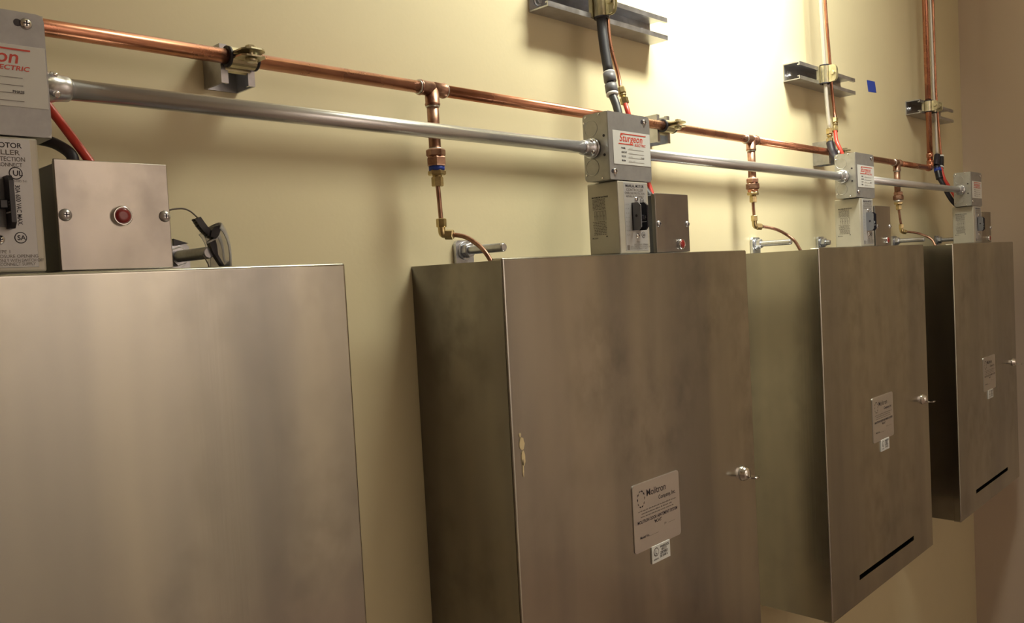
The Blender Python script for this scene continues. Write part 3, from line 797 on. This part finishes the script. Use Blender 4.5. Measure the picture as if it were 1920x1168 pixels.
# unit 3
line_thing('flexible_hose', 'slim silver hose with brass coupling dropping behind the third junction box', 'hose', GH, [
    ('silver_tube', T([(1.884, -.0515, TOPZ), (1.886, -.0515, .80), (1.8900, -.0515, .594), (1.8985, -.0515, .4442), (1.9000, -.053, .36), (1.8985, -.058, .2880)], .0048, 'silver')),
    ('brass_coupling', compression((1.8983, -.058, .2890), (1.8940, -.060, .2520), .0080)),
    ('hose_elbow', T([(1.8938, -.060, .2560), (1.8860, -.068, .2320), (1.8740, -.080, .2130), (1.8700, -.098, .180), (1.876, -.112, .130), (1.884, -.134, .090)], .0085, 'rubber')),
    ('cable_tie', MB().tube([(1.868, -.092, .2240), (1.874, -.089, .2285), (1.882, -.086, .2300)], .0022, 'white', 8))])
line_thing('capillary_line', 'thin copper tube with brass coupling and red hose on the middle strut', 'tube', GH, [
    ('copper_tube', T([(1.912, -.050, TOPZ), (1.914, -.050, .80), (1.9200, -.050, .603), (1.9240, -.055, .4433), (1.9255, -.056, .3904), (1.9260, -.060, .3384), (1.9205, -.064, .3120)], .0036, 'copper')),
    ('brass_coupling', compression((1.9204, -.064, .3150), (1.9040, -.070, .2810), .0072)),
    ('red_hose', T([(1.9038, -.070, .2840), (1.8900, -.078, .2560), (1.8860, -.090, .2293), (1.8870, -.102, .190), (1.8900, -.112, .140), (1.8920, -.134, .090)], .0044, 'red'))])
# unit 4
line_thing('flexible_hose', 'slim silver hose right of the copper riser, ending in black fittings', 'hose', GH, [
    ('silver_tube', T([(2.667, -.0535, TOPZ), (2.668, -.0535, .90), (2.6730, -.0535, .7468), (2.6765, -.0535, .5537), (2.6768, -.0535, .4572), (2.6830, -.055, .3766), (2.6840, -.055, .2740)], .0040, 'silver')),
    ('hose_fitting', MB().tube([(2.6840, -.056, .2760), (2.6700, -.058, .2600), (2.6600, -.060, .2440)], .0085, 'rubber', 14).tube([(2.6580, -.062, .2400), (2.6520, -.067, .2230), (2.6480, -.072, .2000)], .0100, 'black', 14)),
    ('blue_ring', MB().tube([(2.6560, -.0640, .2330), (2.6520, -.067, .2230)], .0106, 'tape', 14)),
    ('hose_end', T([(2.6480, -.072, .2020), (2.6500, -.082, .1789), (2.660, -.094, .1450), (2.680, -.106, .120), (2.712, -.134, .090)], .0068, 'rubber'))])
line_thing('capillary_line', 'thin copper tube and red hose nearest the room corner', 'tube', GH, [
    ('copper_tube', T([(2.712, -.046, TOPZ), (2.714, -.047, .90), (2.7160, -.048, .7578), (2.7143, -.048, .5936), (2.7180, -.048, .4634), (2.7250, -.050, .3655), (2.7230, -.055, .2720)], .0036, 'copper')),
    ('tube_fitting', MB().tube([(2.7230, -.055, .2750), (2.7130, -.058, .2580), (2.7020, -.060, .2400)], .0080, 'black', 14).tube([(2.7235, -.0548, .279), (2.7225, -.0552, .2735)], .0084, 'white', 14).tube([(2.7030, -.0598, .2410), (2.7000, -.0604, .2370)], .0086, 'white', 14)),
    ('red_hose', T([(2.7011, -.060, .2395), (2.697, -.070, .2036), (2.7010, -.082, .1781), (2.7120, -.098, .1400), (2.722, -.115, .110), (2.728, -.134, .090)], .0048, 'red'))])
# unit 1
line_thing('flexible_hose', 'black hose between the nearest switch enclosure and button box', 'hose', GH, [
    ('black_hose', T([(.100, -.119, .140), (.104, -.105, .134), (.113, -.094, .128), (.1261, -.092, .1222), (.1381, -.100, .1200), (.1478, -.110, .1153), (.1545, -.125, .1045), (.1545, -.130, .092)], .0050, 'rubber'))])
line_thing('flexible_hose', 'bright red hose dropping into the nearest button box', 'hose', GH, [
    ('red_hose', T([(.118, -.119, .190), (.122, -.108, .184), (.1340, -.102, .1700), (.1465, -.108, .1457), (.1550, -.118, .1264), (.1662, -.130, .1012), (.170, -.134, .092)], .0040, 'red'))])

# ------------------------------------------------------------------ painter's tape
m = MB(); m.faces([(2.2927, -.0004, .4675), (2.3506, -.0004, .4704), (2.3596, -.0004, .4400), (2.3012, -.0004, .4361),
                   (2.2927, -.0001, .4675), (2.3506, -.0001, .4704), (2.3596, -.0001, .4400), (2.3012, -.0001, .4361)],
                  [(0, 3, 2, 1), (4, 5, 6, 7), (0, 1, 5, 4), (1, 2, 6, 5), (2, 3, 7, 6), (3, 0, 4, 7)], 'tape')
tag(m.obj('masking_tape'), 'small piece of blue masking tape stuck on the wall', 'tape')

# ------------------------------------------------------------------ safety glasses hanging on the first anchor rod
root = thing('safety_glasses', 'clear safety glasses with black nose pad hung on the nearest anchor rod', 'glasses', (0, 0, 0))
yc = -.090
def lens(y0, y1, xo=0.0):
    out = [(.3036, .0482), (.3073, .0426), (.3100, .0350), (.3117, .0260), (.3121, .0150), (.3117, .0025)]
    m = MB(); n = 7; R = []
    for k in range(n):
        t = k / (n - 1); y = y0 + (y1 - y0) * t; bul = math.sin(math.pi * t)
        R.append([V((x + xo - .010 + .010 * bul, y, z * (.84 + .16 * bul))) for x, z in out])
    vs = [v for r in R for v in r]; w_ = len(out)
    vs2 = [v - V((.0016, 0, .0002)) for v in vs]; N_ = len(vs)
    fs = []
    for k in range(n - 1):
        for j in range(w_ - 1):
            a = k * w_ + j; fs += [(a, a + 1, a + 1 + w_, a + w_), (a + N_, a + w_ + N_, a + 1 + w_ + N_, a + 1 + N_)]
    for j in range(w_ - 1):
        fs += [(j, j + N_, j + 1 + N_, j + 1), ((n - 1) * w_ + j, (n - 1) * w_ + j + 1, (n - 1) * w_ + j + 1 + N_, (n - 1) * w_ + j + N_)]
    for k in range(n - 1):
        a = k * w_; b = a + w_ - 1
        fs += [(a, a + w_, a + w_ + N_, a + N_), (b, b + N_, b + w_ + N_, b + w_)]
    m.faces(vs + vs2, fs, 'lens', True); return m
lens(-.118, -.076).obj('lens', root); lens(-.066, -.030, .020).obj('lens', root)
MB().tube([(.2480, yc, .0575), (.2549, yc, .0606), (.2615, yc, .0620), (.2698, yc, .0622), (.2768, yc, .0593), (.2837, yc, .0529), (.2884, yc, .0470), (.2937, yc, .0404)], .0008, 'inkgrey', 8).obj('temple_wire', root)
m = MB()
P0, P1 = [(.2790, .0510), (.2830, .0440), (.2880, .0380), (.2935, .0335)], [(.2845, .0540), (.2885, .0480), (.2925, .0425), (.2965, .0385)]
pl = P0 + P1[::-1]
m.prism(pl, 'y', yc - .005, yc + .004, 'black')
for k in range(8):
    t = k / 7 * 3; i = min(int(t), 2); u = t - i
    x = P0[i][0] * (1 - u) + P0[i + 1][0] * u; z = P0[i][1] * (1 - u) + P0[i + 1][1] * u
    m.sphere((x, yc, z), .0013, 'black', (1, 3, 1), 8)
m.obj('ribbed_temple_tip', root)
m = MB(); m.prism([(.2925, .0335), (.2945, .0400), (.2975, .0440), (.3035, .0455), (.3040, .0400), (.3015, .0345), (.2985, .0315)], 'y', yc - .007, yc + .006, 'black')
m.prism([(.2920, .0285), (.2985, .0330), (.3005, .0250), (.3010, .0150), (.3070, .0040), (.3045, .0030), (.2960, .0170)], 'y', yc - .004, yc + .003, 'black'); m.obj('nose_bridge', root)
MB().tube([(.2895, yc - .004, .0272), (.3010, yc - .004, .0325)], .0010, 'white', 8).obj('hinge_bar', root)
MB().tube([(.2855, yc, .0152), (.2885, yc, .0115), (.2912, yc, .0060), (.2935, yc, .0010), (.2999, yc, .0010), (.3060, yc, .0020)], .0007, 'inkgrey', 8).obj('lower_wire', root)
m = MB(); m.prism([(.2560, .0320), (.2590, .0310), (.2711, .0272), (.2589, .0250), (.2560, .0250)], 'y', yc - .002, yc + .002, 'black'); m.obj('folded_temple', root)
